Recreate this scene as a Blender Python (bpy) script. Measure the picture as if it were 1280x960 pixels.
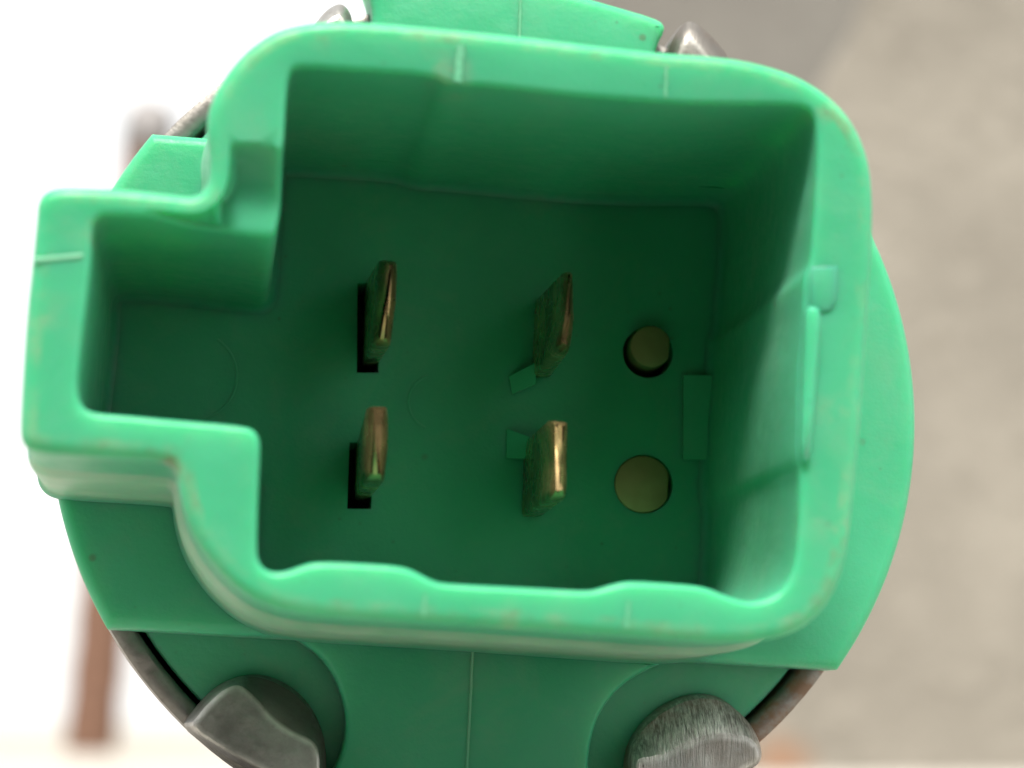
# Green plastic plug connector on a round metal can, lying on a concrete ledge outdoors.
# 1 Blender unit = 1 cm.
import bpy, bmesh, math, random
from mathutils import Vector, geometry, noise
R = math.radians
random.seed(4)
for o in list(bpy.data.objects): bpy.data.objects.remove(o)
S = bpy.context.scene
S.unit_settings.scale_length = 0.01
COL = S.collection

# ------------------------------------------------------------- camera, sky, sun, exposure
CAN_R = 1.314
AX = (0.808, 0.0, CAN_R + 0.004)                 # connector axis: rim plane at Y = 0, can lying on Z = 0
cam = bpy.data.cameras.new('camera'); cam_o = bpy.data.objects.new('camera', cam); COL.objects.link(cam_o)
cam.sensor_width = 36.0; cam.lens = 3000.0 / 1280.0 * 36.0
cam_o.location = (0.0, -6.1, AX[2] - 0.945)
cam_o.rotation_euler = (R(90 + 8.06325), 0, R(-6.96215))
cam.clip_start = 0.05; cam.clip_end = 200000
cam.dof.use_dof = True; cam.dof.focus_distance = 7.12; cam.dof.aperture_fstop = 0.60
cam.dof.aperture_blades = 0
S.camera = cam_o

SUN_EL, SUN_AZ = 56.0, -9.0                     # azimuth seen from the object: 0 = towards the viewer, - = left
sd = Vector((math.sin(R(SUN_AZ)) * math.cos(R(SUN_EL)), -math.cos(R(SUN_AZ)) * math.cos(R(SUN_EL)), math.sin(R(SUN_EL))))
w = bpy.data.worlds.new('World'); S.world = w; w.use_nodes = True
nt = w.node_tree; bg = nt.nodes['Background']
sky = nt.nodes.new('ShaderNodeTexSky'); sky.sky_type = 'NISHITA'; sky.sun_disc = False
sky.sun_elevation = R(SUN_EL); sky.sun_rotation = math.atan2(sd.x, sd.y)
sky.air_density = 1.0; sky.dust_density = 4.0; sky.ozone_density = 1.0
ov = nt.nodes.new('ShaderNodeMix'); ov.data_type = 'RGBA'; ov.inputs[0].default_value = 0.80     # high white overcast over the clear sky
nt.links.new(sky.outputs[0], ov.inputs[6]); ov.inputs[7].default_value = (9.0, 8.9, 8.6, 1)
nt.links.new(ov.outputs[2], bg.inputs[0]); bg.inputs[1].default_value = 0.085
sun = bpy.data.lights.new('sun', 'SUN'); sun.energy = 3.2; sun.angle = R(14); sun.color = (1.0, 0.95, 0.87)
sun_o = bpy.data.objects.new('sun', sun); COL.objects.link(sun_o); sun_o.location = (-20, -25, 40)
sun_o.rotation_euler = (-sd).to_track_quat('-Z', 'Y').to_euler()
S.view_settings.view_transform = 'Standard'; S.view_settings.look = 'None'
S.view_settings.gamma = 1.0; S.view_settings.exposure = 1.15; S.view_settings.use_curve_mapping = False
S.render.engine = 'CYCLES'
S.cycles.max_bounces = 10; S.cycles.diffuse_bounces = 7

# ------------------------------------------------------------- materials
class NT:
    def __init__(s, name):
        s.m = bpy.data.materials.new(name); s.m.use_nodes = True
        s.t = s.m.node_tree; s.b = s.t.nodes['Principled BSDF']
        s.co = s.n('ShaderNodeTexCoord').outputs['Object']
    def n(s, t, **k):
        x = s.t.nodes.new(t)
        for a, v in k.items(): setattr(x, a, v)
        return x
    def put(s, sock, v):
        if hasattr(v, 'is_output') or hasattr(v, 'links'): s.t.links.new(v, sock)
        else: sock.default_value = v
    def noise(s, scale, detail=4, rough=.55, dist=0, vec=None, stretch=None):
        x = s.n('ShaderNodeTexNoise'); x.inputs['Scale'].default_value = scale
        x.inputs['Detail'].default_value = detail; x.inputs['Roughness'].default_value = rough
        x.inputs['Distortion'].default_value = dist
        v = vec or s.co
        if stretch:
            mp = s.n('ShaderNodeMapping'); s.t.links.new(v, mp.inputs['Vector'])
            mp.inputs['Scale'].default_value = stretch[0]; mp.inputs['Rotation'].default_value = stretch[1]; v = mp.outputs[0]
        s.t.links.new(v, x.inputs['Vector']); return x.outputs['Fac']
    def ramp(s, fac, stops):
        x = s.n('ShaderNodeValToRGB'); cr = x.color_ramp
        while len(cr.elements) < len(stops): cr.elements.new(.5)
        for e, (p, c) in zip(cr.elements, stops):
            e.position = p; e.color = (c, c, c, 1) if isinstance(c, (int, float)) else (*c, 1)
        s.t.links.new(fac, x.inputs[0]); return x.outputs[0]
    def mix(s, f, a, b, mode='MIX'):
        x = s.n('ShaderNodeMix', data_type='RGBA', blend_type=mode)
        s.put(x.inputs[0], f)
        for q, v in ((6, a), (7, b)):
            s.put(x.inputs[q], (*v, 1) if isinstance(v, tuple) and len(v) == 3 else v)
        return x.outputs[2]
    def math(s, op, a, b=0.0):
        x = s.n('ShaderNodeMath', operation=op); s.put(x.inputs[0], a); s.put(x.inputs[1], b); return x.outputs[0]
    def bump(s, h, dist, strength=1.0, normal=None):
        x = s.n('ShaderNodeBump'); x.inputs['Distance'].default_value = dist; x.inputs['Strength'].default_value = strength
        s.t.links.new(h, x.inputs['Height'])
        if normal is not None: s.t.links.new(normal, x.inputs['Normal'])
        return x.outputs[0]
    def set(s, **k):
        for a, v in k.items(): s.put(s.b.inputs[a.replace('_', ' ')], (*v, 1) if isinstance(v, tuple) and len(v) == 3 else v)

def plastic(name='green_plastic', sss=.85):
    q = NT(name)
    big = q.noise(2.2, 3); mid = q.noise(14, 5, .6); fine = q.noise(95, 3, .6)
    c = q.mix(q.ramp(big, [(.3, 0.0), (.7, 1.0)]), (.042, .325, .168), (.056, .362, .196))
    c = q.mix(q.math('MULTIPLY', q.ramp(mid, [(.45, 0.0), (.75, 1.0)]), .25), c, (.030, .34, .165))
    # dirt specks
    v = q.n('ShaderNodeTexVoronoi', feature='F1'); v.inputs['Scale'].default_value = 5.5; v.inputs['Randomness'].default_value = 1
    q.t.links.new(q.co, v.inputs['Vector'])
    sp = q.math('MULTIPLY', q.ramp(v.outputs['Distance'], [(.045, 1.0), (.085, 0.0)]), q.ramp(q.noise(2.9, 2), [(.5, 0.0), (.6, 1.0)]))
    c = q.mix(q.math('MULTIPLY', sp, .55), c, (.10, .085, .05))
    v2 = q.n('ShaderNodeTexVoronoi', feature='F1'); v2.inputs['Scale'].default_value = 17; q.t.links.new(q.co, v2.inputs['Vector'])
    sp2 = q.math('MULTIPLY', q.ramp(v2.outputs['Distance'], [(.05, 1.0), (.13, 0.0)]), q.ramp(q.noise(4.3, 3), [(.50, 0.0), (.62, 1.0)]))
    c = q.mix(q.math('MULTIPLY', sp2, .35), c, (.07, .09, .05))
    du = q.ramp(q.noise(3.1, 7, .72, .6), [(.50, 0.0), (.80, .30)])
    c = q.mix(du, c, (.20, .33, .22))
    # rubbed edges: pale scuffs and brown grime held in an attribute of the mesh
    at = q.n('ShaderNodeAttribute', attribute_name='wear').outputs['Fac']
    g = q.math('MULTIPLY', at, q.ramp(q.noise(9, 6, .7), [(.44, 0.0), (.66, 1.0)]))
    c = q.mix(q.math('MULTIPLY', g, .35), c, (.30, .30, .20))
    g2 = q.math('MULTIPLY', at, q.ramp(q.noise(6.1, 6, .7, vec=None, stretch=((1, 1, 1), (1, 2, .4))), [(.55, 0.0), (.68, 1.0)]))
    c = q.mix(q.math('MULTIPLY', g2, .42), c, (.17, .10, .055))
    at2 = q.n('ShaderNodeAttribute', attribute_name='scuff').outputs['Fac']
    g3 = q.math('MULTIPLY', at2, q.ramp(q.noise(7, 6, .7), [(.30, 0.35), (.7, 1.0)]))
    c = q.mix(q.math('MULTIPLY', g3, .75), c, (.36, .46, .34))
    q.set(Base_Color=c, Roughness=q.ramp(mid, [(.3, .34), (.8, .50)]), IOR=1.5,
          Normal=q.bump(fine, .0020, .35, q.bump(mid, .006, .5)))
    q.b.inputs['Sheen Weight'].default_value = .04; q.b.inputs['Sheen Roughness'].default_value = .5
    q.b.inputs['Specular IOR Level'].default_value = .28
    q.b.inputs['Subsurface Weight'].default_value = sss
    q.b.inputs['Subsurface Radius'].default_value = (.16, 1.0, .50); q.b.inputs['Subsurface Scale'].default_value = .16
    return q.m

def can_metal(name, lo, hi):
    q = NT(name)
    n1 = q.noise(5, 6, .65); n2 = q.noise(34, 5, .65); br = q.noise(7, 6, .65, stretch=((22, 2.2, 4), (0, 0, -.5)))
    c = q.mix(q.ramp(n1, [(.35, 0.0), (.65, 1.0)]), lo, hi)
    c = q.mix(q.ramp(n2, [(.55, 0.0), (.72, .35)]), c, (.14, .135, .12))
    br2 = q.math('MULTIPLY', br, q.n('ShaderNodeAttribute', attribute_name='brush').outputs['Fac'])
    c = q.mix(q.ramp(br2, [(.40, 0.0), (.62, .9)]), c, (.92, .90, .84))
    c = q.mix(q.math('MULTIPLY', q.n('ShaderNodeAttribute', attribute_name='edge').outputs['Fac'], q.ramp(n1, [(.35, .35), (.6, 1.0)])), c, (.88, .87, .83))  # pale rings painted on the lug facet boundaries as the metal's glint
    at = q.n('ShaderNodeAttribute', attribute_name='rust').outputs['Fac']
    rm = q.math('MULTIPLY', at, q.ramp(q.noise(11, 6, .7), [(.38, 0.0), (.56, 1.0)]))
    c = q.mix(q.math('MULTIPLY', rm, .85), c, (.17, .085, .04))
    shd = q.math('MULTIPLY', q.n('ShaderNodeAttribute', attribute_name='painted_shade').outputs['Fac'], q.ramp(n1, [(.25, .55), (.6, 1.0)]))
    c = q.mix(q.math('MULTIPLY', shd, .8), c, (.055, .045, .035))  # dark lug sides painted into the colour, standing in for dark reflections
    q.set(Base_Color=c, Metallic=q.math('SUBTRACT', .72, q.math('MULTIPLY', rm, .6)), Roughness=q.ramp(n2, [(.3, .30), (.7, .50)]),
          Normal=q.bump(n2, .004, .4, q.bump(br2, .010, .6)))
    return q.m

def brass(name, a, b, rough):
    q = NT(name); n1 = q.noise(6, 3, .5); n2 = q.noise(20, 3, .5)
    c = q.mix(q.ramp(n1, [(.4, 0.0), (.65, 1.0)]), a, b)
    q.set(Base_Color=c, Metallic=.80 if rough < .4 else .6, Roughness=q.ramp(n2, [(.3, rough - .08), (.7, rough + .08)]), Normal=q.bump(n1, .006, .25))
    return q.m

def concrete(name, a, b, dark, sc=1.0, stain=None):
    q = NT(name); n1 = q.noise(.55 * sc, 7, .6); n2 = q.noise(2.6 * sc, 6, .65, .4); n3 = q.noise(22 * sc, 4, .6)
    c = q.mix(q.ramp(n1, [(.35, 0.0), (.66, 1.0)]), a, b)
    c = q.mix(q.ramp(n2, [(.56, 0.0), (.74, .55)]), c, dark)
    c = q.mix(q.ramp(n3, [(.35, .25), (.6, 0.0)]), c, dark)
    if stain:
        vm = q.n('ShaderNodeVectorMath', operation='DISTANCE'); q.t.links.new(q.co, vm.inputs[0]); vm.inputs[1].default_value = stain[0]
        f = q.math('MULTIPLY', q.ramp(q.math('ADD', q.math('DIVIDE', vm.outputs['Value'], stain[1]), q.math('MULTIPLY', n2, .5)), [(.45, 1.0), (1.0, 0.0)]), .8)
        c = q.mix(f, c, stain[2])
    q.set(Base_Color=c, Roughness=.9, Normal=q.bump(n3, .05, .5, q.bump(n2, .15, .5)))
    return q.m

def plain(name, col, rough=.8, metal=0.0):
    q = NT(name); n1 = q.noise(8, 5)
    c = q.mix(q.ramp(n1, [(.35, 0.0), (.65, 1.0)]), tuple(x * .8 for x in col), tuple(x * 1.15 for x in col))
    q.set(Base_Color=c, Roughness=rough, Metallic=metal, Normal=q.bump(n1, .02, .4)); return q.m

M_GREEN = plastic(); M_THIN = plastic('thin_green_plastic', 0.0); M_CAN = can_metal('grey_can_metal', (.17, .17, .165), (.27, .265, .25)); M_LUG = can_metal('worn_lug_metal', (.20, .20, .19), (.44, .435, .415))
M_BRASS = brass('dull_brass', (.33, .225, .095), (.42, .29, .13), .55)
M_TERM = brass('tarnished_brass', (.26, .18, .085), (.66, .47, .22), .28)
M_WALL = concrete('grey_render', (.155, .147, .132), (.19, .182, .163), (.12, .113, .10))
M_BLOCKER = concrete('dark_blocker', (.06, .058, .054), (.08, .077, .071), (.045, .043, .04))
M_LEDGE = concrete('ledge_concrete', (.40, .375, .335), (.47, .44, .40), (.30, .28, .25))
M_RUST = plain('rusty_steel', (.16, .085, .055), .75, .2)
M_STEEL = plain('grey_steel', (.26, .25, .25), .5, .4)
M_SAND = concrete('pale_dry_ground', (.26, .235, .19), (.31, .28, .235), (.20, .18, .145), .02)
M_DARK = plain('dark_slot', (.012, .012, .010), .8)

# ------------------------------------------------------------- helpers
def link(name, me, mat, parent=None, angle=38, **props):
    if isinstance(me, bmesh.types.BMesh):
        bm = me; bmesh.ops.recalc_face_normals(bm, faces=bm.faces[:]) if props.pop('recalc', True) else None
        me = bpy.data.meshes.new(name); bm.to_mesh(me); bm.free()
    me.materials.append(mat)
    for p in me.polygons: p.use_smooth = True
    me.set_sharp_from_angle(angle=R(angle))
    o = bpy.data.objects.new(name, me); COL.objects.link(o)
    if parent: o.parent = parent
    for k, v in props.items(): o[k] = v
    return o

def chaikin(p, k=1, closed=True):
    for _ in range(k):
        q = []; n = len(p)
        for i in range(n if closed else n - 1):
            a, b = p[i], p[(i + 1) % n]
            q.append(tuple(x * .75 + y * .25 for x, y in zip(a, b))); q.append(tuple(x * .25 + y * .75 for x, y in zip(a, b)))
        p = q if closed else [p[0]] + q + [p[-1]]
    return p

def area(p): return .5 * sum(a[0] * b[1] - b[0] * a[1] for a, b in zip(p, p[1:] + p[:1]))

def offset(p, d):
    """closed loop moved by d to its outside (negative: inside)"""
    s = 1 if area(p) > 0 else -1; n = len(p); out = []
    for i in range(n):
        a, b, c = Vector(p[i - 1][:2]), Vector(p[i][:2]), Vector(p[(i + 1) % n][:2])
        e, f = (b - a).normalized(), (c - b).normalized()
        n1, n2 = Vector((e.y, -e.x)) * s, Vector((f.y, -f.x)) * s
        m = n1 + n2; m = m.normalized() if m.length > 1e-6 else n1
        k = min(1.6, 1 / max(.3, m.dot(n1)))
        v = b + m * d * k; out.append((v.x, v.y) + tuple(p[i][2:]))
    return out

def inside(pt, poly):
    x, y = pt; r = False; j = len(poly) - 1
    for i in range(len(poly)):
        xi, yi = poly[i][:2]; xj, yj = poly[j][:2]
        if (yi > y) != (yj > y) and x < (xj - xi) * (y - yi) / (yj - yi) + xi: r = not r
        j = i
    return r

def ring(bm, pts): return [bm.verts.new(p) for p in pts]

def bridge(bm, a, b, closed=True):
    n = len(a)
    for i in range(n if closed else n - 1):
        j = (i + 1) % n
        try: bm.faces.new((a[i], a[j], b[j], b[i]))
        except ValueError: pass

def fill(bm, loops, extra=(), lines=(), keep=None):
    """triangulate between closed loops of existing verts; extra verts and open polylines of verts are respected"""
    vs = []; ed = []
    for L in loops:
        k = len(vs); vs += L; ed += [(k + i, k + (i + 1) % len(L)) for i in range(len(L))]
    for L in lines:
        k = len(vs); vs += L; ed += [(k + i, k + i + 1) for i in range(len(L) - 1)]
    vs += list(extra)
    co = [Vector((v.co.x, v.co.y)) for v in vs]
    V, E, F, ov, oe, of = geometry.delaunay_2d_cdt(co, ed, [], 0, 1e-6)
    mp = []
    for i, p in enumerate(V):
        mp.append(vs[ov[i][0]] if ov[i] else bm.verts.new((p.x, p.y, vs[0].co.z)))
    outer = [v.co for v in loops[0]]; holes = [[v.co for v in L] for L in loops[1:]]
    for f in F:
        c = sum((V[i] for i in f), Vector((0, 0))) / len(f)
        if inside(c, outer) and not any(inside(c, h) for h in holes) and (keep is None or keep(c)):
            t = [mp[i] for i in f]
            if len(set(t)) == len(t):
                try: bm.faces.new(t)
                except ValueError: pass

def circle(cx, cy, r, n, a0=0, a1=360):
    full = abs(a1 - a0) >= 359.9
    return [(cx + r * math.cos(R(a0 + (a1 - a0) * i / (n if full else n - 1))), cy + r * math.sin(R(a0 + (a1 - a0) * i / (n if full else n - 1)))) for i in range(n)]

def quarter(r, n=5):          # (inset, drop) along a rounded edge, from the side up to the top
    return [(r * (1 - math.cos(R(90 * i / (n - 1)))), r * (1 - math.sin(R(90 * i / (n - 1))))) for i in range(n)]

def slab(poly, z0, z1, r, n=4, hole=None):
    """plate with a rounded front edge"""
    bm = bmesh.new(); L = [ring(bm, [(x, y, z0) for x, y in poly])]
    for ins, drop in quarter(r, n): L.append(ring(bm, [(x, y, z1 - drop) for x, y in offset(poly, -ins)]))
    for a, b in zip(L, L[1:]): bridge(bm, a, b)
    if hole:
        h1 = ring(bm, [(x, y, z1) for x, y in hole]); h0 = ring(bm, [(x, y, z0) for x, y in hole])
        bridge(bm, h1, h0); fill(bm, [L[-1], h1]); fill(bm, [L[0], h0])
    else:
        fill(bm, [L[-1]]); fill(bm, [L[0]])
    return bm

def tube(path, r, n=8, taper=None):
    bm = bmesh.new(); prev = None; P = [Vector(p) for p in path]
    for i, p in enumerate(P):
        t = (P[min(i + 1, len(P) - 1)] - P[max(i - 1, 0)]).normalized()
        a = t.orthogonal().normalized() if abs(t.z) > .5 else t.cross(Vector((0, 0, 1))).normalized()
        b = t.cross(a); rr = r if taper is None else r * taper[i]
        c = ring(bm, [p + (a * math.cos(2 * math.pi * k / n) + b * math.sin(2 * math.pi * k / n)) * rr for k in range(n)])
        if prev: bridge(bm, prev, c)
        else: bm.faces.new(c)
        prev = c
    bm.faces.new(prev[::-1])
    return bm

def attr(o, name, fn):
    a = o.data.attributes.new(name, 'FLOAT', 'POINT')
    for i, v in enumerate(o.data.vertices): a.data[i].value = fn(v.co)

# ------------------------------------------------------------- the place
def box(name, lo, hi, mat, parent=None, jitter=0.0, **props):
    bm = bmesh.new(); bmesh.ops.create_cube(bm, size=1)
    for v in bm.verts: v.co = Vector([(l + h) / 2 + c * (h - l) for l, h, c in zip(lo, hi, v.co)])
    bmesh.ops.bevel(bm, geom=bm.edges[:], offset=min(h - l for l, h in zip(lo, hi)) * .04 + jitter, segments=3, profile=.6, affect='EDGES')
    return link(name, bm, mat, parent, **props)

bm = bmesh.new(); bmesh.ops.create_grid(bm, x_segments=8, y_segments=8, size=60000)
for v in bm.verts: v.co.z = -95
link('ground', bm, M_SAND, kind='structure')
box('ledge', (-70, -1.3, -6), (90, 33, 0), M_LEDGE, kind='structure', jitter=.15)
box('parapet', (-66, .5, -94.9), (86, 25, -6.05), M_LEDGE, label='long concrete parapet carrying the ledge under the motor', category='wall')

box('light_blocker', (-150, -62, -94.9), (19, -56, 44), M_BLOCKER, label='dark low wall added unseen behind the viewer to block frontal light', category='wall')  # added out of view behind the camera, only to cut the frontal light
WX = 4.1551
box('concrete_wall', (WX, 27, 0.004), (78, 31, 46), M_WALL, label='smooth grey wall in the blurred background at the top right', category='wall')

# broken-edged slab of concrete standing nearer on the right
def slab_block():
    edge = [(5.4919, 7.7914), (5.2734, 6.5416), (5.1566, 6.1290), (4.9894, 5.8389), (4.8371, 5.5779), (4.5257, 4.9005), (4.1455, 3.7077), (3.9675, 2.5433), (3.7915, 1.2756), (3.7050, 0.3730)]
    zb = 0.004; Y = 12.5
    left = edge + [(edge[-1][0] - .03, zb)]
    bm = bmesh.new()
    out = chaikin(left, 3, False) + [(20.0, zb), (20.0, left[0][1] + 4), (left[0][0] - .4, left[0][1] + 4)]
    out = [(x + .05 * noise.noise((x * 2.5, z * 2.5, 0)), z) for x, z in out]
    L = []
    for d, y in ((0, Y), (.02, Y + .06), (-.15, Y + .7), (-1.0, Y + 3.0)):
        L.append(ring(bm, [(x, y, max(z, zb)) for x, z in offset(out, d)]))
    for p, q in zip(L, L[1:]): bridge(bm, p, q)
    bm.faces.new(L[0]); bm.faces.new(L[-1][::-1])
    return bm
STAIN = [(4.3821, 0.0634)][0]
M_SLAB = concrete('beige_concrete', (.215, .20, .17), (.285, .266, .228), (.14, .125, .10), 1.3, ((STAIN[0], 12.5, STAIN[1]), .42, (.28, .15, .085)))
link('concrete_slab', slab_block(), M_SLAB, label='beige mottled concrete slab standing right behind the green connector', category='slab')

# leaning rusty rod on the left
def rod():
    t = bpy.data.objects.new('steel_rod', None); COL.objects.link(t)
    a = (-1.6307, 0.0321); b = (-1.0065, 8.7330)
    t.location = (a[0], 26, 0)
    t['label'] = 'blurred rusty rod leaning upright on the ledge at the far left'; t['category'] = 'rod'
    h = b[1]; dx = b[0] - a[0]
    n = 24; P = [(dx * i / n, 0, .004 + (h - .25) * i / n) for i in range(n + 1)]
    link('shaft', tube(P, .33, 14, [1 + .07 * (i % 2) for i in range(n + 1)]), M_RUST, t, angle=60)
    Q = [(dx * (1 - .25 / h) + dx * k / h, 0, h - .25 + k) for k in (-.5, -.45, -.1, .12, .24, .30)]
    link('cap', tube(Q, .37, 16, [.85, 1, 1, .95, .7, .3]), M_STEEL, t, angle=60)
rod()

# ------------------------------------------------------------- the connector
C0 = bpy.data.objects.new('plug_connector', None); COL.objects.link(C0)
C0.location = AX; C0.rotation_euler = (R(90), R(3.0), 0)       # local z looks out of the socket, local y up
C0['label'] = 'green plastic four-blade plug connector on a round grey metal can'; C0['category'] = 'connector'

Z_FLOOR, Z_FLANGE, Z_PLATE, Z_RECESS = -1.16, -1.00, -1.07, -1.18

OUT = [(-1.3011, 0.2736), (-1.3016, 0.3050), (-1.2934, 0.3287), (-1.2783, 0.3425), (-1.2548, 0.3528), (-1.1984, 0.3573), (-1.0969, 0.3612), (-0.9947, 0.3588), (-0.9289, 0.3556), (-0.9025, 0.3598), (-0.8850, 0.3739), (-0.8743, 0.3960), (-0.8725, 0.4301), (-0.8778, 0.4764), (-0.8872, 0.5225), (-0.8886, 0.5714), (-0.8777, 0.6216), (-0.8562, 0.6706), (-0.8265, 0.7205), (-0.7861, 0.7693), (-0.7267, 0.8156), (-0.6551, 0.8415), (-0.5720, 0.8554), (-0.4670, 0.8604), (-0.2763, 0.8598), (-0.0843, 0.8570), (0.1093, 0.8499), (0.3040, 0.8448), (0.4343, 0.8474), (0.5327, 0.8426), (0.6430, 0.8212), (0.7210, 0.7880), (0.7885, 0.7406), (0.8390, 0.6764), (0.8723, 0.5976), (0.8859, 0.5108), (0.8900, 0.3800), (0.8844, 0.2060), (0.8767, 0.0332), (0.8713, -0.1380), (0.8624, -0.2658), (0.8535, -0.3928), (0.8378, -0.5028), (0.8063, -0.5839), (0.7572, -0.6449), (0.6906, -0.6839), (0.6026, -0.7054), (0.4765, -0.7125), (0.3087, -0.7097), (0.1004, -0.7072), (-0.1063, -0.7047), (-0.3113, -0.7043), (-0.5148, -0.7039), (-0.6065, -0.6950), (-0.6889, -0.6695), (-0.7629, -0.6193), (-0.8282, -0.5483), (-0.8693, -0.4798), (-0.8924, -0.4100), (-0.8997, -0.3635), (-0.9134, -0.3419), (-0.9382, -0.3333), (-1.0648, -0.3334), (-1.2047, -0.3345), (-1.2609, -0.3301), (-1.2856, -0.3195), (-1.2975, -0.2959), (-1.3017, -0.2432), (-1.3072, -0.0012), (-1.3032, 0.1483)]
INN = [(-1.1569, 0.2201), (-1.1576, 0.2556), (-1.1471, 0.2773), (-1.1235, 0.2875), (-0.9896, 0.2917), (-0.8460, 0.2861), (-0.7327, 0.2802), (-0.7019, 0.2826), (-0.6906, 0.2983), (-0.6861, 0.3240), (-0.6837, 0.3496), (-0.6824, 0.3624), (-0.6846, 0.4259), (-0.6875, 0.5023), (-0.6864, 0.5174), (-0.6867, 0.5537), (-0.6882, 0.6393), (-0.6852, 0.6890), (-0.6763, 0.7113), (-0.6518, 0.7199), (-0.5431, 0.7206), (-0.3963, 0.7246), (-0.3056, 0.7237), (-0.2773, 0.7088), (-0.2262, 0.7045), (-0.1842, 0.7102), (-0.0137, 0.7052), (0.1147, 0.7030), (0.3083, 0.7041), (0.4594, 0.7125), (0.6439, 0.7280), (0.6856, 0.7249), (0.7102, 0.7094), (0.7225, 0.6708), (0.7278, 0.5791), (0.7220, 0.4302), (0.7191, 0.3237), (0.7137, 0.2930), (0.7036, 0.2706), (0.7000, 0.2509), (0.7012, 0.1542), (0.6945, 0.0402), (0.6936, -0.0578), (0.6963, -0.1932), (0.6996, -0.2268), (0.7090, -0.2515), (0.7107, -0.2977), (0.7107, -0.4193), (0.7049, -0.4968), (0.6856, -0.5521), (0.6446, -0.5897), (0.5838, -0.6037), (0.5220, -0.5887), (0.4792, -0.5726), (0.4264, -0.5674), (0.3005, -0.5667), (0.2588, -0.5692), (0.2115, -0.5843), (0.1726, -0.5990), (0.0937, -0.5995), (-0.0305, -0.6007), (-0.1952, -0.6023), (-0.2323, -0.5984), (-0.2787, -0.5767), (-0.3100, -0.5663), (-0.3613, -0.5633), (-0.5241, -0.5650), (-0.5640, -0.5755), (-0.5994, -0.5919), (-0.6332, -0.6000), (-0.6619, -0.5936), (-0.6793, -0.5744), (-0.6857, -0.5403), (-0.6898, -0.4490), (-0.6933, -0.3060), (-0.6958, -0.2692), (-0.7076, -0.2452), (-0.7328, -0.2325), (-0.9011, -0.2295), (-1.0525, -0.2254), (-1.1087, -0.2252), (-1.1413, -0.2172), (-1.1572, -0.1937), (-1.1643, -0.1532), (-1.1623, -0.0502), (-1.1571, 0.0660), (-1.1541, 0.1577)]
OUT = chaikin(OUT, 2); INN = chaikin(INN, 2)

# the stepped-down corner between socket and keyway (upper left)
STEP_TOP = (-0.8328, 0.5092); STEP_MID = (-0.8228, 0.3710); STEP_R = (-0.6847, 0.3691)
Z_STEP = -.10
STEP_A = [(-0.8221, 0.5065), (-0.7913, 0.5090), (-0.7625, 0.5114), (-0.7314, 0.5118), (-0.6921, 0.5129)]; STEP_B = [(-0.7973, 0.4845), (-0.7598, 0.4854), (-0.7285, 0.4858), (-0.6929, 0.4865)]
CREST = [(-0.8272, 0.4885), (-0.8249, 0.4547), (-0.8258, 0.4080), (-0.8357, 0.3734), (-0.8587, 0.3504), (-0.8904, 0.3353), (-0.9406, 0.3229), (-0.9989, 0.3120)]
CREST2 = [(-0.8167, 0.4910), (-0.8148, 0.4633), (-0.8136, 0.4163), (-0.8256, 0.3791), (-0.8507, 0.3536), (-0.8869, 0.3380), (-0.9396, 0.3254), (-0.9965, 0.3145)]
CREST3 = [(-0.8041, 0.4952), (-0.8019, 0.4630), (-0.7989, 0.4181), (-0.8128, 0.3783), (-0.8423, 0.3523), (-0.8828, 0.3363), (-0.9359, 0.3236), (-0.9830, 0.3156)]
def step_z(x, y):
    """depth of the rim at a point of the inner edge"""
    if x > STEP_R[0] + .03 or y < STEP_R[1] - .12: return 0.0
    t = (STEP_A[0][1] - .06 * (x - STEP_A[0][0]) - y) / .150; t = max(0, min(1, t))
    u = (x - (-1.0220, 0.3019)[0]) / .12; u = max(0, min(1, u))
    return Z_STEP * (1 - (1 - t) ** 2.2) * u * u * (3 - 2 * u)

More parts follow.
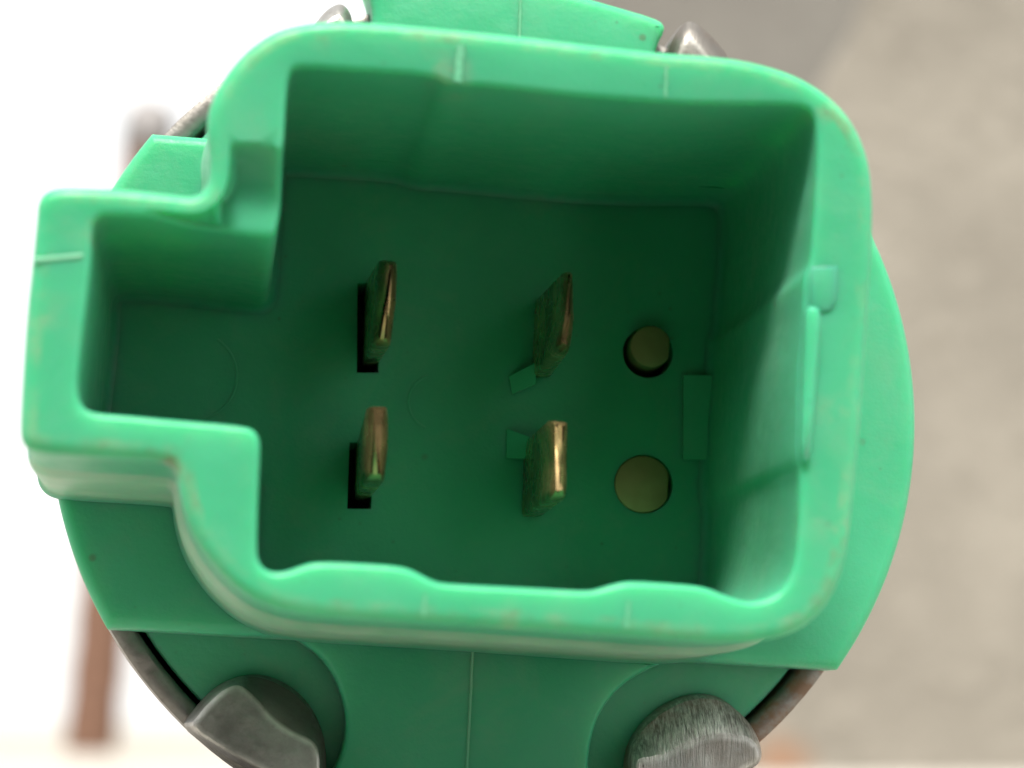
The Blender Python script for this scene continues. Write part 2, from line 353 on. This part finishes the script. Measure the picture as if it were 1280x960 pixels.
def make_shroud():
    bm = bmesh.new()
    rr = .032; L = []
    lip = .018
    prof = [(-lip - .012, Z_FLANGE - .02), (-lip - .010, Z_FLANGE + .012), (-lip, Z_FLANGE + .035), (-lip, -.75), (-lip, -.50), (-lip * .8, -.47), (-lip * .15, -.43), (0, -.40), (.003, -.2)]
    prof += [(ins, -drop) for ins, drop in quarter(rr, 6)] + [(rr + .011, 0.0), (rr + .016, 0.0)]
    for ins, z in prof: L.append(ring(bm, [(x, y, z) for x, y in offset(OUT, -ins)]))
    for a, b in zip(L, L[1:]): bridge(bm, a, b)
    face = L[-1]
    K = []
    q = quarter(.016, 4)
    for ins, drop in q[::-1]:
        K.append(ring(bm, [(x, y, step_z(x0, y0) - drop) for (x, y), (x0, y0) in zip(offset(INN, .016 - (.016 - ins) if False else ins), INN)]))
    for z, d in ((-.35, 0), (-.7, 0), (Z_FLOOR + .04, 0), (Z_FLOOR + .018, -.006), (Z_FLOOR + .004, -.018), (Z_FLOOR - .002, -.032)):
        K.append(ring(bm, [(x, y, min(z, step_z(x0, y0) - .05)) for (x, y), (x0, y0) in zip(offset(INN, d), INN)]))
    for a, b in zip(K, K[1:]): bridge(bm, a, b)
    inner = K[0]
    ip = [v.co for v in inner]; op = [v.co for v in face]
    def ok(p): return inside(p, op) and not inside(p, ip)
    lines = []; ex = []
    for poly, drop in ((CREST, 0), (CREST2, .6), (CREST3, 1.0)):
        cur = []
        for p in chaikin(poly, 1, False):
            if ok(p) and min((Vector(p) - v.xy).length for v in ip) > .006:
                cur.append(bm.verts.new((p[0], p[1], step_z(*p) * drop)))
            elif len(cur) > 1: break
        if len(cur) > 1: lines.append(cur)
    for poly in (STEP_A, STEP_B):
        cur = [bm.verts.new((p[0], p[1], step_z(*p))) for p in chaikin(poly, 1, False) if ok(p) and min((Vector(p) - v.xy).length for v in ip) > .004]
        lines.append(cur)
    x0, y0 = (-0.7770, 0.3145); x1, y1 = (-0.7090, 0.4998)
    for i in range(6):
        for j in range(7):
            p = (x0 + (x1 - x0) * i / 5, y0 + (y1 - y0) * j / 6)
            if ok(p) and all((Vector(p) - v.co.xy).length > .014 for L_ in lines for v in L_) and all((Vector(p) - v.xy).length > .014 for v in ip):
                ex.append(bm.verts.new((p[0], p[1], step_z(*p))))
    fill(bm, [face, inner], ex, lines)
    o = link('shroud', bm, M_GREEN, C0, angle=40)
    fz = [Vector(p[:2]) for p in offset(OUT, -rr)]
    a = o.data.attributes.new('wear', 'FLOAT', 'POINT'); b = o.data.attributes.new('scuff', 'FLOAT', 'POINT')
    n = len(OUT); nprof = len(prof)
    stains = [(-0.2703, 0.7175), (-0.6240, 0.8340), (-1.2764, 0.0327), (0.8453, -0.0997), (0.8205, -0.3965), (-1.1444, 0.2482), (-0.9087, -0.3458), (-0.0257, -0.7152), (0.7395, 0.7401)]
    for i in range(n):
        for k in range(nprof):
            a.data[k * n + i].value = (0.0 if k == nprof - 1 else .85 if k >= nprof - 4 else .4 if k == nprof - 5 else .1 if k > nprof - 8 else 0.0)
            b.data[k * n + i].value = (.85 if k in (2, 3, 4, 5, 6) and OUT[i][1] < (-0.8964, -0.2978)[1] else 0.0)
    for i, v in enumerate(o.data.vertices):
        if v.co.z > -.12:
            for (sx, sy), r in zip(stains, (.075, .06, .05, .06, .05, .05, .05, .07, .06)):
                d = math.dist((sx, sy), v.co.xy)
                if d < r: a.data[i].value = max(a.data[i].value, min(1.5, 2.6 * (1 - d / r)))
    return o
make_shroud()

# socket floor with openings for the blades and the two round contacts
SLOTS = [[(-0.4194, 0.3742), (-0.3483, 0.3796), (-0.3389, 0.1011), (-0.4048, 0.0964)], [(-0.4135, -0.1186), (-0.3406, -0.1138), (-0.3356, -0.3166), (-0.4082, -0.3212)],
         [(0.1400, 0.3556), (0.1849, 0.3589), (0.1860, 0.1379), (0.1438, 0.1350)], [(0.1304, -0.0898), (0.1824, -0.0864), (0.1829, -0.2937), (0.1337, -0.2968)]]
D1 = (0.4930, 0.2224); D2 = (0.4987, -0.1871)
HOLES = [(D1, .079), (D2, .0905)]
def make_floor():
    bm = bmesh.new()
    outer = ring(bm, [(x, y, Z_FLOOR) for x, y in offset(INN, -.01)])
    loops = [outer]
    for s in SLOTS:
        a = ring(bm, [(x, y, Z_FLOOR) for x, y in s]); b = ring(bm, [(x, y, Z_FLOOR - .22) for x, y in s]); bridge(bm, a, b); loops.append(a)
    for (c, r) in HOLES:
        a = ring(bm, [(x, y, Z_FLOOR) for x, y in circle(*c, r, 40)]); b = ring(bm, [(x, y, Z_FLOOR - .15) for x, y in circle(*c, r, 40)])
        bridge(bm, a, b); loops.append(a)
    fill(bm, loops)
    link('socket_floor', bm, M_GREEN, C0)
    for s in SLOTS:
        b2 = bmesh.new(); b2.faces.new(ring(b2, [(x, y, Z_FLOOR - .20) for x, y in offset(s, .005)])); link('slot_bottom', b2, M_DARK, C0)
make_floor()

def rrect(p, k=.10):
    q = []
    for i in range(len(p)):
        a, b, c = p[i - 1], p[i], p[(i + 1) % len(p)]
        for e in (a, c):
            d = math.dist(e, b); t = min(.35, .009 / d)
            q.append((b[0] + (e[0] - b[0]) * t, b[1] + (e[1] - b[1]) * t))
    return chaikin(q, 1)

def blade(base, tip, z_tip, cut):
    """tapering contact blade standing in its slot; cut = chamfer at the tip"""
    bm = bmesh.new()
    def lerp(t): return [((1 - t) * a[0] + t * b[0], (1 - t) * a[1] + t * b[1]) for a, b in zip(base, tip)]
    L = []
    zb = Z_FLOOR
    for t in (-.3, .3, .6, .89, .93, .965, .99, 1.0):
        p = rrect(lerp(t)); ins = cut * {.93: .10, .965: .35, .99: .75, 1.0: 1.0}.get(t, 0.0)
        L.append(ring(bm, [(x, y, zb + (z_tip - zb) * t + .02 * t * noise.noise((x * 9, y * 9, t))) for x, y in offset(p, -ins)]))
    for a, b in zip(L, L[1:]): bridge(bm, a, b)
    bm.faces.new(L[-1]); bm.faces.new(L[0][::-1])
    return link('terminal_blade', bm, M_TERM, C0, angle=50)
blade([(-0.3955, 0.3860), (-0.3415, 0.3901), (-0.3390, 0.2652), (-0.3357, 0.1286), (-0.3870, 0.1250), (-0.3904, 0.2615)], [(-0.3916, 0.3377), (-0.3351, 0.3397), (-0.3326, 0.2204), (-0.3406, 0.0895), (-0.3992, 0.0898), (-0.3903, 0.2046)], -.55, .022)
blade([(-0.3921, -0.1098), (-0.3362, -0.1061), (-0.3352, -0.2042), (-0.3351, -0.2849), (-0.3884, -0.2883), (-0.3885, -0.2077)], [(-0.4029, -0.0850), (-0.3409, -0.0785), (-0.3340, -0.1946), (-0.3388, -0.2997), (-0.3987, -0.2991), (-0.4054, -0.1882)], -.50, .022)
blade([(0.1320, 0.3650), (0.1919, 0.3695), (0.1933, 0.2412), (0.1942, 0.1235), (0.1346, 0.1193), (0.1336, 0.2369)], [(0.1353, 0.3454), (0.1675, 0.3455), (0.1764, 0.2095), (0.1654, 0.1073), (0.1191, 0.1155), (0.1416, 0.2162)], -.55, .017)
blade([(0.1223, -0.0755), (0.1890, -0.0711), (0.1903, -0.1947), (0.1911, -0.3079), (0.1246, -0.3121), (0.1237, -0.1990)], [(0.1066, -0.0908), (0.1700, -0.0910), (0.1683, -0.1950), (0.1740, -0.3115), (0.1203, -0.3194), (0.1280, -0.2021)], -.50, .022)

def contact(c, r, z, cutx):
    pts = [(min(x, c[0] + cutx), y) for x, y in circle(*c, r, 44)]
    pts = [p for i, p in enumerate(pts) if (Vector(p) - Vector(pts[i - 1])).length > .004]
    return link('contact_stud', slab(pts, Z_FLOOR - .14, z, .008, 3), M_BRASS, C0)
contact((0.4953, 0.2365), .0655, -1.12, .058)
contact((0.4945, -0.1884), .0885, -1.152, .080)

# small mouldings in the socket
def ridge(path, r, name='mould_mark', z_scale=.5):
    bm = tube(path, r, 6)
    return link(name, bm, M_THIN, C0, angle=60)
for (px, r, a0, a1) in (((-0.9020, 0.0517), .135, -70, 60), ((-0.1573, 0.0220), .085, 110, 250)):
    ridge([(x, y, Z_FLOOR - .0015) for x, y in circle(*px, r, 30, a0, a1)], .0045)
def wedge(poly, h, side):
    bm = bmesh.new()
    a = ring(bm, [(x, y, Z_FLOOR - .01) for x, y in poly]); b = ring(bm, [(x, y, Z_FLOOR + (h if i in side else .006)) for i, (x, y) in enumerate(poly)])
    bridge(bm, a, b); bm.faces.new(b); return link('blade_guide', bm, M_THIN, C0)
wedge([(0.0627, 0.1164), (0.1374, 0.1590), (0.1408, 0.0920), (0.0754, 0.0626)], .05, (1, 2))
wedge([(0.0637, -0.0447), (0.1344, -0.0721), (0.1278, -0.1367), (0.0685, -0.1357)], .05, (1, 2))
wedge([(0.6044, 0.1572), (0.7358, 0.1664), (0.7462, -0.0964), (0.6155, -0.1049)], .018, (0, 1, 2, 3))
link('latch_bead', slab(chaikin([(0.7108, 0.1811), (0.7323, 0.1827), (0.7480, 0.1667), (0.7429, -0.0005), (0.7345, -0.1919), (0.7293, -0.2280), (0.7146, -0.2353), (0.7032, -0.2150), (0.7022, -0.0671), (0.7034, 0.1462)], 1), -.05, .028, .018, 5), M_GREEN, C0, angle=60)
link('latch_pad', slab(chaikin([(0.7178, 0.2892), (0.7891, 0.2968), (0.7900, 0.2041), (0.7758, 0.1773), (0.7500, 0.1711), (0.7197, 0.1732)], 0), -.05, .007, .004, 3), M_GREEN, C0, angle=60)

def seam(a, b, r, z):
    n = 14
    P = [(a[0] + (b[0] - a[0]) * i / n + .002 * noise.noise((i * .9, a[0], 0)), a[1] + (b[1] - a[1]) * i / n, z + .002 * noise.noise((i * .7, 3, a[1]))) for i in range(n + 1)]
    o = link('mould_seam', tube(P, r, 7), M_THIN, C0, angle=70)
    attr(o, 'scuff', lambda c: .35); return o
seam((-0.2415, 0.8090), (-0.2445, 0.7111), .015, -.007)
seam((0.2720, -0.6203), (0.2688, -0.6881), .006, -.003)
seam((-0.2518, -0.6307), (-0.2547, -0.6877), .005, -.003)
seam((0.3087, 0.8000), (0.3102, 0.7169), .005, -.003)
seam((-1.2941, 0.1534), (-1.1751, 0.1750), .012, -.008)

# flange: round plate cut by two chords
def chord_plate():
    a = (-1.1043, -0.7228); b = (1.0686, -0.7304); rf = 1.312
    yc = (a[1] + b[1]) / 2
    yt = (-1.0342, 0.7585)[1]
    a1 = math.degrees(math.asin(yt / rf)); a0 = math.degrees(math.asin(yc / rf))
    right = circle(0, 0, rf, 60, a0, a1); left = circle(0, 0, rf, 60, 180 - a1, 180 - a0)
    return right + left, yc, yt
FL, YC, YT = chord_plate()
def flange():
    FLr = []
    for i, p in enumerate(FL): FLr.append(p)
    bm = slab(FLr, Z_FLANGE - .16, Z_FLANGE, .035, 5, offset(INN, .012))
    return link('flange', bm, M_GREEN, C0, angle=50)
flange()

# base disc, its raised middle between the crimp lugs
LUGC = [(-0.6434, -1.0034), (0.6744, -1.0185)]
bm = slab(circle(0, 0, 1.225, 120), Z_RECESS - .3, Z_RECESS, .02, 3, offset(INN, .014)); link('base_disc', bm, M_GREEN, C0)
def web(sign):
    """raised plastic between the two lug recesses, below (sign -1) or above (+1) the flange"""
    ro = 1.285
    if sign < 0:
        la = [(-0.6130, -0.6840), (-0.5343, -0.7269), (-0.4650, -0.7703), (-0.4187, -0.8269), (-0.3854, -0.9030), (-0.3744, -0.9659), (-0.3778, -1.0248), (-0.3935, -1.0771), (-0.4287, -1.1559)]
        ra = [(0.3595, -1.1525), (0.3520, -1.0465), (0.3579, -0.9680), (0.3832, -0.8857), (0.4406, -0.8086), (0.5142, -0.7590), (0.5719, -0.7317)]
    else:
        la = [(-0.4757, 0.9435), (-0.4408, 1.0992), (-0.4285, 1.1821), (-0.4370, 1.2403), (-0.4696, 1.3273)]
        ra = [(0.1263, 1.3350), (0.3055, 1.2992), (0.4468, 1.2702), (0.4833, 1.2526), (0.4844, 1.2267), (0.4656, 1.1888), (0.4467, 1.0991), (0.4209, 0.9939)]
    pts = list(la)
    if sign < 0:
        a0 = math.degrees(math.atan2(la[-1][1], la[-1][0])); a1 = math.degrees(math.atan2(ra[0][1], ra[0][0]))
        pts += circle(0, 0, ro, 26, a0 + 1.5, a1 - 1.5)
    pts += ra
    return link('disc_web', slab(chaikin(pts, 1), Z_RECESS - .05, Z_PLATE if sign < 0 else Z_PLATE + .02, .016 if sign < 0 else .03, 4), M_GREEN, C0, angle=50)
web(-1); web(1)
seam((-0.0123, -0.7332), (-0.0107, -1.1119), .0045, Z_PLATE)
seam((0.0226, 1.3400), (0.0282, 1.1344), .0045, Z_PLATE + .02)

# the metal can
def can():
    bm = bmesh.new(); L = []
    for r, z in ((.25, -5.2), (CAN_R - .08, -5.2), (CAN_R - .02, -5.16), (CAN_R, -5.08), (CAN_R, -3.0), (CAN_R, Z_FLANGE - .21), (CAN_R - .006, Z_FLANGE - .172), (CAN_R - .02, Z_FLANGE - .166), (CAN_R - .060, Z_FLANGE - .166), (CAN_R - .072, Z_FLANGE - .18), (CAN_R - .074, Z_FLANGE - .5)):
        L.append(ring(bm, [(x, y, z + (.006 * noise.noise((x * 7, y * 7, 1)) if z > -1.5 else 0)) for x, y in circle(0, 0, r, 160)]))
    for a, b in zip(L, L[1:]): bridge(bm, a, b)
    bm.faces.new(L[0][::-1])
    o = link('metal_can', bm, M_CAN, C0, angle=50)
    attr(o, 'rust', lambda c: 1.0 if c.x > .4 and c.y < -.3 else .15)
    return o
CAN = can()

def lug(base, top, z0, z1, z2, rust, painted_shade, brush, tilt=(0, 0), name='crimp_lug'):
    """bent-over finger of the can: outline at z0..z1, hammered facet at z2"""
    bm = bmesh.new()
    b = chaikin(base, 2); t = chaikin(top, 2)
    cx = sum(p[0] for p in t) / len(t); cy = sum(p[1] for p in t) / len(t)
    f = lambda u, v: z2 + tilt[0] * (u - cx) + tilt[1] * (v - cy)
    L = [ring(bm, [(x, y, z0) for x, y in b]), ring(bm, [(x, y, z1 - .03) for x, y in b]), ring(bm, [(x, y, z1 - .008) for x, y in offset(b, -.006)])]
    for k, h in ((.12, .22), (.5, .62), (.94, .97)):
        L.append(ring(bm, [(x + (u - x) * k, y + (v - y) * k, z1 + (f(u, v) - z1) * h) for (x, y), (u, v) in zip(b, t)]))
    L.append(ring(bm, [(u, v, f(u, v) + .001) for u, v in offset(t, -.006)]))
    L.append(ring(bm, [(u, v, f(u, v) + .002) for u, v in offset(t, -.02)]))
    for a, c in zip(L, L[1:]): bridge(bm, a, c)
    fill(bm, [L[-1]]); bm.faces.new(L[0][::-1])
    for v in bm.verts: v.co.z += .006 * noise.noise((v.co.x * 9, v.co.y * 9, 2))
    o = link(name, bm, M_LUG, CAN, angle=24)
    n = len(b)
    for nm, fn in (('rust', lambda i, c: rust * (1 if i < 4 * n else .3)), ('edge', lambda i, c: .5 if 5 * n <= i < 7 * n else .25 if 2 * n <= i < 3 * n else 0.0), ('painted_shade', lambda i, c: painted_shade(c) if n <= i < 6 * n else .1), ('brush', lambda i, c: brush if 2 * n <= i < 6 * n else brush * .45)):
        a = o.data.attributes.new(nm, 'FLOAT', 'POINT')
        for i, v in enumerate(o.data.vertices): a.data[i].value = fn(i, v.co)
    return o
LC = (-0.6880, -0.9706); RC = (0.6744, -1.0185)
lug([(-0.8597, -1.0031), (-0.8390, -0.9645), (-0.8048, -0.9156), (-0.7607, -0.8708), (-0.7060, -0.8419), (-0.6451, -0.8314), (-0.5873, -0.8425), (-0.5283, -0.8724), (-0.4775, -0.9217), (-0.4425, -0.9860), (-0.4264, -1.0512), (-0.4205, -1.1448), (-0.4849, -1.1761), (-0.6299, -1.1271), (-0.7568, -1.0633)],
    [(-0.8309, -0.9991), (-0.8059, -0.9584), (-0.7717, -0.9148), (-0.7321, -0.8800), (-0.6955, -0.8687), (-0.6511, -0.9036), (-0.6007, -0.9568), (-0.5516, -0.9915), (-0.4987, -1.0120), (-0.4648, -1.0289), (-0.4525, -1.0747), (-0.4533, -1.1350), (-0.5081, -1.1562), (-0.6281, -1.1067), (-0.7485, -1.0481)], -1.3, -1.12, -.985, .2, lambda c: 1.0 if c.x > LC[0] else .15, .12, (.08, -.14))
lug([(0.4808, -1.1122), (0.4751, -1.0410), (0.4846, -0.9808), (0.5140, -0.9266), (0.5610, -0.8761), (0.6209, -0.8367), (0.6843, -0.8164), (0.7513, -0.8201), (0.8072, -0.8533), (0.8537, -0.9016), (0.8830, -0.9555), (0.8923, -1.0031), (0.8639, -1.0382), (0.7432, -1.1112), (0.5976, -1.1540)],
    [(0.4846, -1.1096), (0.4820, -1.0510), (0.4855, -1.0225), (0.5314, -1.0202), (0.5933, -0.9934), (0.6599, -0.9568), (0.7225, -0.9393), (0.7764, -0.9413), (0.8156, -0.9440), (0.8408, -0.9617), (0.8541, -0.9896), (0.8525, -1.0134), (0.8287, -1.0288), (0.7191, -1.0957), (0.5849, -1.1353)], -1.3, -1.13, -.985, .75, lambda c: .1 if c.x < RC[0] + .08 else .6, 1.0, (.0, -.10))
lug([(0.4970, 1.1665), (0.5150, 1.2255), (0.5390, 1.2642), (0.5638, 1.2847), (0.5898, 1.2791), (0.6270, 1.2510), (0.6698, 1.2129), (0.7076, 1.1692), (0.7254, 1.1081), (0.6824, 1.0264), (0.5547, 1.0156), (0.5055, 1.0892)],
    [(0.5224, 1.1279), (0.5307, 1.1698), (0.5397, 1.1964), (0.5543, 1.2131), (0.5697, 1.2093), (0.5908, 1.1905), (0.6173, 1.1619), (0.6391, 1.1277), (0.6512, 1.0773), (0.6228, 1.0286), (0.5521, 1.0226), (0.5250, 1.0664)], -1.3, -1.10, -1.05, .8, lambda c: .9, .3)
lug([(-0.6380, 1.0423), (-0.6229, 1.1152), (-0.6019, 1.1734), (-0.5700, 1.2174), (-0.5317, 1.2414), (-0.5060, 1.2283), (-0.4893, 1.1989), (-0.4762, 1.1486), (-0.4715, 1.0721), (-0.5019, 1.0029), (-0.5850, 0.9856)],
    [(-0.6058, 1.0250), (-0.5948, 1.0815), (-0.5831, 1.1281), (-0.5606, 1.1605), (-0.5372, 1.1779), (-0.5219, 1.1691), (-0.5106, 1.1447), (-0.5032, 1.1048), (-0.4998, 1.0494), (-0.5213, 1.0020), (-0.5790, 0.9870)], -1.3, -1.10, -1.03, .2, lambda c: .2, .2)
